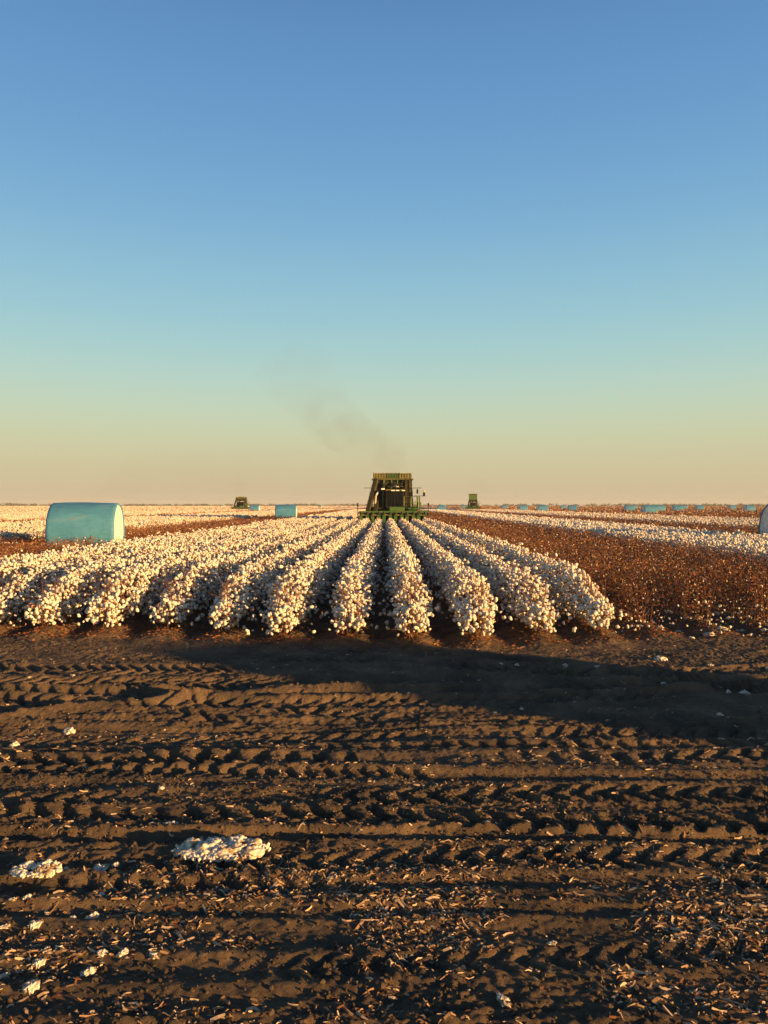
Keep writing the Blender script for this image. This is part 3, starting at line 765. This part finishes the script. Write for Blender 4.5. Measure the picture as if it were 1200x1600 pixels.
def make_harvester(raised=0.0):
    """front faces -Y; origin on the ground under the header"""
    root = bpy.data.objects.new('cotton_harvester', None); C.objects.link(root)
    # header: six row units on a toolbar
    h = MB(); h.box(-3.05, 3.05, 0.95, 1.2, 1.42, 1.62, bev=0.02); h.box(-3.0, 3.0, 1.3, 1.45, 1.15, 1.35)
    for x in (-2.2, -0.9, 0.9, 2.2): h.box(x-0.07, x+0.07, 1.2, 2.6, 1.15, 1.38)
    hd = h.build('header_bar', M_green, root)
    for k in range(6):
        x = -2.55 + k*1.02
        u = MB()
        for sx in (-1, 1):
            xa_, xb_ = x+sx*0.14, x+sx*0.43
            u.hull([(xa_, 0.35, 0.55), (xb_, 0.35, 0.55), (xa_, 0.30, 1.10), (xb_, 0.30, 1.10), (xa_, 0.95, 1.46), (xb_, 0.95, 1.46), (xa_, 1.6, 1.46), (xb_, 1.6, 1.46), (xa_, 1.6, 0.45), (xb_, 1.6, 0.45)])
            xm = (xa_+xb_)/2
            u.hull([(xm-0.12, 0.36, 0.50), (xm+0.12, 0.36, 0.50), (xm-0.12, 0.33, 0.95), (xm+0.12, 0.33, 0.95), (xm, -0.75, 0.22), (xm+0.03, -0.72, 0.2)])   # snout
            u.tube((xm, 0.5, 1.3), (xm, 0.5, 1.56), 0.10, m=1, seg=8)
        u.box(x-0.13, x+0.13, 0.9, 1.55, 0.5, 1.42, m=1)
        u.box(x-0.30, x+0.30, 0.55, 0.62, 1.2, 1.34, m=2)
        u.build('picking_unit', [M_green, M_dark, M_dusty], root)
    # crop dividers / marker arms at both ends
    for sx in (-1, 1):
        a = MB(); a.tube((sx*3.13, 0.5, 0.6), (sx*3.13, 0.5, 2.2), 0.035, seg=8); a.box(sx*3.13-0.07, sx*3.13+0.07, 0.44, 0.56, 2.05, 2.32, bev=0.02); a.beam((sx*3.05, 1.05, 1.5), (sx*3.13, 0.5, 1.2), 0.06, 0.06)
        a.build('end_marker', M_dark, root)
    # chassis, engine bay
    c = MB(); c.box(-1.3, 1.3, 2.4, 9.6, 1.25, 1.75, m=1); c.box(-1.5, 1.5, 4.6, 6.3, 1.75, 3.0, bev=0.04); c.box(-1.75, 1.75, 2.3, 2.9, 1.0, 1.3, m=1); c.box(-1.75, 1.78, 4.42, 4.5, 1.0, 3.3, m=1); c.tube((-1.6, 3.0, 0.95), (1.6, 3.0, 0.95), 0.22, m=1)
    c.build('chassis', [M_green, M_dark], root)
    # deck with railings and ladder
    d = MB(); d.box(-0.45, 2.35, 1.65, 2.5, 1.78, 1.90, bev=0.01); d.box(0.95, 2.35, 2.5, 4.2, 1.80, 1.89)
    d.box(-0.3, 1.05, 1.55, 1.66, 1.62, 1.98, bev=0.02)
    dk = d.build('deck', M_green, root)
    rl = MB(); railing(rl, [(1.0, 1.7), (1.65, 1.7), (2.3, 1.7), (2.3, 2.9), (2.3, 4.1)], 1.9, (0.5, 1.0)); rl.build('railing', M_green, dk)
    ld = MB()
    for x in (1.55, 2.0): ld.beam((x, 1.35, 0.7), (x, 1.6, 2.6), 0.05, 0.05)
    for z in (0.8, 1.1, 1.4, 1.7, 2.0, 2.3): ld.box(1.55, 2.0, 1.36+(z-.7)*.13, 1.44+(z-.7)*.13, z, z+0.04)
    ld.build('ladder', M_green, dk)
    # cab
    cb = MB(); cb.box(-0.62, 0.95, 2.45, 4.3, 1.85, 2.05, bev=0.03)
    for (x, y) in ((-0.62, 2.45), (0.90, 2.45), (-0.62, 4.24), (0.90, 4.24)): cb.box(x, x+0.06, y, y+0.06, 2.05, 3.45)
    cab = cb.build('cab', M_dark, root)
    g = MB(); g.box(-0.57, 0.91, 2.47, 2.49, 2.06, 3.42); g.box(-0.60, -0.58, 2.52, 4.23, 2.06, 3.42); g.box(0.92, 0.94, 2.52, 4.23, 2.06, 3.42); g.box(-0.57, 0.91, 4.26, 4.28, 2.06, 3.42); g.build('windscreen', M_glass, cab)
    wp = MB(); wp.box(0.14, 0.20, 2.42, 2.46, 2.06, 3.42); wp.beam((0.05, 2.44, 2.1), (0.5, 2.44, 2.75), 0.02, 0.02); wp.build('window_bar', M_dark, cab)
    rf = MB(); rf.hull([(-0.70, 2.3, 3.45), (1.03, 2.3, 3.45), (-0.70, 4.4, 3.45), (1.03, 4.4, 3.45), (-0.62, 2.42, 3.60), (0.95, 2.42, 3.60), (-0.62, 4.3, 3.60), (0.95, 4.3, 3.60)]); roof = rf.build('roof', M_dusty, cab)
    for x in (-0.9, 0.0, 0.42, 0.95):
        l = MB(); l.box(x-0.16, x+0.16, 2.12, 2.2, 3.42+0.12*(x < -0.5), 3.51+0.16*(x < -0.5), bev=0.015); l.build('work_lamp', M_lamp, roof)
    # tall suction ducts either side of the cab: fan up from the header into the accumulator
    du = [((-2.25, 1.75, 1.55), (-1.55, 4.1, 4.5), .36), ((-1.60, 1.75, 1.55), (-1.36, 3.4, 2.7), .30), ((1.72, 2.9, 1.9), (1.62, 4.1, 4.5), .30), ((1.22, 2.9, 1.9), (1.28, 4.1, 4.5), .20)]
    for k, (a, b, w) in enumerate(du):
        q = MB(); q.beam(a, b, w, 0.42); 
        for f in (0.25, 0.5, 0.75):
            p = Vector(a).lerp(Vector(b), f); p2 = Vector(a).lerp(Vector(b), f+0.02); q.beam(p, p2, w+0.05, 0.47)
        q.build('air_duct', M_duct, root)
    fl = MB(); fl.tube((-1.62, 2.5, 2.1), (-1.55, 2.6, 3.0), 0.09); fl.tube((-1.55, 2.6, 3.0), (-1.35, 3.0, 3.35), 0.09); fl.build('air_hose', M_grey, root)
    # cleaning fan and plumbing in front of the accumulator
    f = MB()
    f.box(-0.85, 0.95, 4.35, 5.2, 3.75, 4.45); f.tube((-1.0, 4.1, 4.1), (1.2, 4.1, 4.1), 0.12, m=1); f.tube((-1.0, 3.9, 3.85), (1.1, 3.9, 3.95), 0.07, m=1)
    f.beam((-0.95, 3.8, 3.8), (-0.35, 3.8, 4.3), 0.08, 0.08, m=1); f.beam((0.75, 3.8, 3.8), (0.95, 3.8, 4.4), 0.08, 0.08, m=1); f.beam((-0.1, 3.75, 4.25), (0.6, 3.75, 3.9), 0.1, 0.1, m=1)
    for (x, z) in ((0.05, 3.95), (0.3, 3.85), (0.48, 4.0), (0.7, 3.9), (-0.4, 3.85), (0.15, 4.15)):
        bmesh.ops.create_icosphere(f.bm, subdivisions=2, radius=0.12, matrix=Matrix.Translation((x, 3.75, z)))
    for (x, a_, b_) in ((-0.8, 3.55, 4.5), (-0.15, 3.7, 4.5), (1.12, 1.9, 4.5), (-0.9, 1.9, 4.5), (0.42, 4.1, 4.5)): f.tube((x, 3.85, a_), (x+0.05, 3.95, b_), 0.055, m=2, seg=6)
    f.build('fan_housing', [M_dark, M_duct, M_green], root)
    # caught lint on the fan housing
    ln = tuft_mesh(1.15, 0.4, 0.2, 12, 3, 3); lo = ln.build('lint', [M_dirty], True, root); lo.location = (0.45, 3.72, 3.82); lo['kind'] = 'stuff'
    # accumulator (dusty green box with mesh screens), rises when unloading
    z = raised
    a = MB(); a.box(-1.72, 1.72, 4.5, 6.6, 3.0+0.35*min(z, 1), 4.52, m=0); a.box(-1.95, 1.95, 4.2, 6.9, 4.52, 4.62, m=1)
    ac = a.build('accumulator', [M_green, M_yellow] if 0 else [M_dark, M_dusty], root)
    b = MB(); b.box(-1.78, 1.78, 4.35, 6.8, 4.62+z, 5.12+z); b.build('top_hopper', M_mesh, ac)
    for x0 in (-1.76, -0.56, 0.64):
        sc2 = MB(); sc2.box(x0, x0+1.12, 4.30, 4.345, 4.68+z, 5.08+z); 
        for i in range(5): sc2.box(x0+0.02+i*0.25, x0+0.10+i*0.25, 4.24, 4.30, 4.66+z, 5.14+z+0.05*(i % 2), m=1)
        for zz in (4.66, 4.86, 5.08): sc2.box(x0, x0+1.12, 4.215, 4.238, zz+z, zz+0.045+z, m=1)
        sc2.box(x0-0.05, x0-0.01, 4.2, 4.34, 4.64+z, 5.2+z, m=2)
        sc2.build('mesh_screen', [M_mesh, M_tan if x0 != -0.56 else M_green, M_dark], ac)
    if z:
        s2 = MB(); s2.box(-1.6, 1.6, 4.45, 6.7, 4.62, 4.62+z*0.99)
        for x in (-1.65, 1.55): s2.box(x, x+0.1, 4.45, 6.7, 4.62, 4.62+z)
        s2.build('raised_wall', M_green, ac)
    # round module builder at the back
    m = MB(); m.box(-1.6, -1.35, 6.3, 10.2, 1.8, 4.4); m.box(1.35, 1.6, 6.3, 10.2, 1.8, 4.4); m.tube((-1.34, 8.3, 3.0), (1.34, 8.3, 3.0), 1.25, m=1, seg=28); m.box(-1.4, 1.4, 6.4, 9.6, 4.2, 4.42)
    m.build('module_chamber', [M_dark, M_dark], root)
    for sx in (-1, 1):
        y = MB(); y.box(sx*1.61-0.012, sx*1.61+0.012, 6.8, 9.6, 3.3, 3.5); y.build('side_stripe', M_yellow, root)
    # mirrors, antenna rods, side lamps
    for sx, xx in ((-1, -1.75), (1, 2.15)):
        mr = MB(); mr.tube((sx*1.6, 3.4, 3.72), (sx*2.65, 3.2, 3.72), 0.025, seg=6); mr.box(xx+sx*0.12-0.09, xx+sx*0.12+0.09, 3.12, 3.2, 3.2, 3.58, bev=0.02); mr.tube((xx+sx*0.12, 3.2, 3.5), (xx+sx*0.12, 3.25, 3.73), 0.02, seg=6)
        mr.build('mirror', M_dark, root)
        lt = MB(); lt.box(sx*1.75-0.1, sx*1.75+0.1, 4.1, 4.18, 3.78, 3.9, bev=0.01); lt.build('side_lamp', M_lamp, root)
    w = MB(); w.tube((2.45, 2.6, 1.9), (2.45, 2.6, 3.0), 0.03, seg=6); w.box(2.75, 2.95, 2.5, 2.58, 2.95, 3.3, bev=0.02); w.tube((1.9, 2.6, 2.98), (2.85, 2.6, 2.98), 0.025, seg=6)
    w.box(2.25, 2.6, 2.5, 2.9, 1.9, 2.4, m=1, bev=0.03); w.box(2.2, 2.5, 2.9, 3.3, 1.9, 2.9, m=1, bev=0.03); w.build('side_tank', [M_dark, M_green], root)
    bc = MB(); bmesh.ops.create_uvsphere(bc.bm, u_segments=10, v_segments=6, radius=0.09, matrix=Matrix.Translation((2.86, 2.6, 3.4))); bc.build('beacon', M_yellow, root)
    for x in (-1.25, -2.0, 1.25, 2.0): wheel(x, 3.1, 1.0, 0.6, root)
    for x in (-1.2, 1.2): wheel(x, 8.6, 0.72, 0.5, root)
    return root
hv = make_harvester()
hv.location = (0.68, 67.5, 0.0)
tag(hv, 'nearest green cotton harvester driving towards the camera over the white rows', 'harvester', 'green cotton harvesters in the field')
def copy_tree(o, parent=None):
    c = o.copy(); C.objects.link(c); c.parent = parent
    for ch in list(o.children): copy_tree(ch, c)
    return c
h2 = copy_tree(hv); h2.location = ((375-602)/4.6, 261, 0); h2.rotation_euler = (0, 0, R(6))
tag(h2, 'distant dark green harvester on the left horizon beside a small bale', 'harvester')
h3 = make_harvester(1.9); h3.location = ((739.5-602)/3.8, 315, 0); h3.rotation_euler = (0, 0, R(-4))
tag(h3, 'distant harvester on the right horizon with its basket raised high', 'harvester', 'green cotton harvesters in the field')

# ---------------------------------------------------------------- far tree line
s = Soup()
n = 2600
tx = rng.uniform(-1500, 1500, n); ty_ = rng.uniform(1700, 2300, n)
keep = rng.random(n) < sstep(0.3, 0.6, fbm(tx*0.008, ty_*0+2, 3, 61))+0.25
tx = tx[keep]; ty_ = ty_[keep]; n = len(tx)
th_ = 2.6+4.6*rng.random(n)**1.6*(0.5+fbm(tx*0.01, ty_*0, 2, 65))
cl = 16
P = np.stack([np.repeat(tx, cl)+rng.normal(0, 1, n*cl)*np.repeat(th_, cl)*0.42, np.repeat(ty_, cl)+rng.normal(0, 2, n*cl), np.repeat(th_, cl)*rng.uniform(0.15, 0.95, n*cl)], 1)
sz = np.repeat(th_, cl)*rng.uniform(0.25, 0.5, n*cl)
s.scatter(OCT, P, np.stack([sz*1.2, sz, sz*0.8], 1))
o = s.build('far_trees', [M_far_tree]); tag(o, 'thin dark line of far trees along the horizon', 'trees', kind='stuff')

# ---------------------------------------------------------------- dust and exhaust smoke
def smoke(name, pts, dens, label, seed=0, col=(0.36, 0.30, 0.24)):
    """pts: (x,y,z,radius) centre line; ragged closed hull filled with uneven smoke"""
    bm = bmesh.new(); seg = 14; rings = []
    r = random.Random(seed)
    dense = []
    for (a, b) in zip(pts[:-1], pts[1:]):
        for k in range(4):
            t = k/4; dense.append([a[i]*(1-t)+b[i]*t for i in range(4)])
    dense.append(list(pts[-1]))
    for i, (x, y, z, rad) in enumerate(dense):
        ring = []
        for j in range(seg):
            a = 2*math.pi*j/seg; k = rad*(0.85+0.3*r.random())
            ring.append(bm.verts.new((x+k*math.cos(a)*0.8, y+k*0.9*math.sin(a), z+k*math.cos(a)*0.8)))
        rings.append(ring)
    for i in range(len(rings)-1):
        for j in range(seg): bm.faces.new((rings[i][j], rings[i][(j+1) % seg], rings[i+1][(j+1) % seg], rings[i+1][j]))
    bm.faces.new(rings[0]); bm.faces.new(rings[-1]); bmesh.ops.recalc_face_normals(bm, faces=bm.faces)
    me = bpy.data.meshes.new(name); bm.to_mesh(me); bm.free()
    m = bpy.data.materials.new(name+'_air'); z0_ = pts[0][2]-1; z1_ = max(p[2]+p[3]*0.7 for p in pts); m.use_nodes = True; n = m.node_tree; n.nodes.clear()
    o_ = n.nodes.new('ShaderNodeOutputMaterial'); v = n.nodes.new('ShaderNodeVolumePrincipled'); n.links.new(v.outputs[0], o_.inputs['Volume'])
    v.inputs['Color'].default_value = (*col, 1); v.inputs['Anisotropy'].default_value = 0.1
    t = n.nodes.new('ShaderNodeTexCoord'); nz = n.nodes.new('ShaderNodeTexNoise'); nz.inputs['Scale'].default_value = 0.36; nz.inputs['Detail'].default_value = 5; nz.inputs['Distortion'].default_value = 0.6
    n.links.new(t.outputs['Object'], nz.inputs['Vector'])
    mr = n.nodes.new('ShaderNodeMapRange'); mr.inputs['From Min'].default_value = 0.34; mr.inputs['From Max'].default_value = 0.75; mr.inputs['To Min'].default_value = 0; mr.inputs['To Max'].default_value = dens
    n.links.new(nz.outputs['Fac'], mr.inputs['Value']); sp = n.nodes.new('ShaderNodeSeparateXYZ'); n.links.new(t.outputs['Object'], sp.inputs[0])
    fz = n.nodes.new('ShaderNodeMapRange'); fz.inputs['From Min'].default_value = z0_; fz.inputs['From Max'].default_value = z1_; fz.inputs['To Min'].default_value = 1; fz.inputs['To Max'].default_value = 0.0
    n.links.new(sp.outputs['Z'], fz.inputs['Value'])
    mu = n.nodes.new('ShaderNodeMath'); mu.operation = 'MULTIPLY'; n.links.new(mr.outputs[0], mu.inputs[0]); n.links.new(fz.outputs[0], mu.inputs[1]); n.links.new(mu.outputs[0], v.inputs['Density'])
    me.materials.append(m)
    ob = bpy.data.objects.new(name, me); C.objects.link(ob)
    tag(ob, label, 'smoke', kind='stuff'); return ob
smoke('exhaust_smoke', [(1.4, 74, 5.3, .8), (0.8, 74.5, 6.6, 1.5), (-1.4, 75, 8.0, 1.9), (-3.6, 76, 9.2, 2.3), (-6.0, 77, 11.5, 2.7), (-8.6, 78, 15.5, 3.4), (-11, 79, 18, 3.0)], 0.095, 'faint brown exhaust smoke drifting up left from the near harvester', 2)
smoke('dust_cloud', [(0, 80, 4.6, 2.0), (-6, 82, 5.6, 3.2), (-13, 85, 6.6, 4.2), (-23, 90, 7.0, 4.6), (-34, 95, 6.0, 3.4)], 0.022, 'very thin dust cloud hanging left of the near harvester', 3, (0.5, 0.42, 0.34))
smoke('exhaust_smoke', [(-49, 268, 5.5, .8), (-50, 269, 8, 1.8), (-53, 270, 12, 2.6)], 0.05, 'faint smoke above the left distant harvester', 4)
smoke('exhaust_smoke', [(43, 322, 7.6, .8), (41, 323, 10, 2.0), (36, 325, 14, 3.2)], 0.04, 'faint smoke above the right distant harvester', 5)

# ---------------------------------------------------------------- haze
bm = bmesh.new(); bmesh.ops.create_cube(bm, size=1, matrix=Matrix.LocRotScale((0, 1500, 9.5), None, (6100, 3200, 21.5)))
me = bpy.data.meshes.new('haze'); bm.to_mesh(me); bm.free()
m = bpy.data.materials.new('haze_air'); m.use_nodes = True; n = m.node_tree; n.nodes.clear()
o_ = n.nodes.new('ShaderNodeOutputMaterial'); v = n.nodes.new('ShaderNodeVolumePrincipled'); n.links.new(v.outputs[0], o_.inputs['Volume'])
v.inputs['Color'].default_value = (0.86, 0.86, 0.84, 1); v.inputs['Density'].default_value = 0.00014; v.inputs['Anisotropy'].default_value = 0.0
me.materials.append(m); hz = bpy.data.objects.new('haze', me); C.objects.link(hz); tag(hz, kind='stuff')
hz['label'] = 'thin evening haze over the fields'; hz['category'] = 'haze'
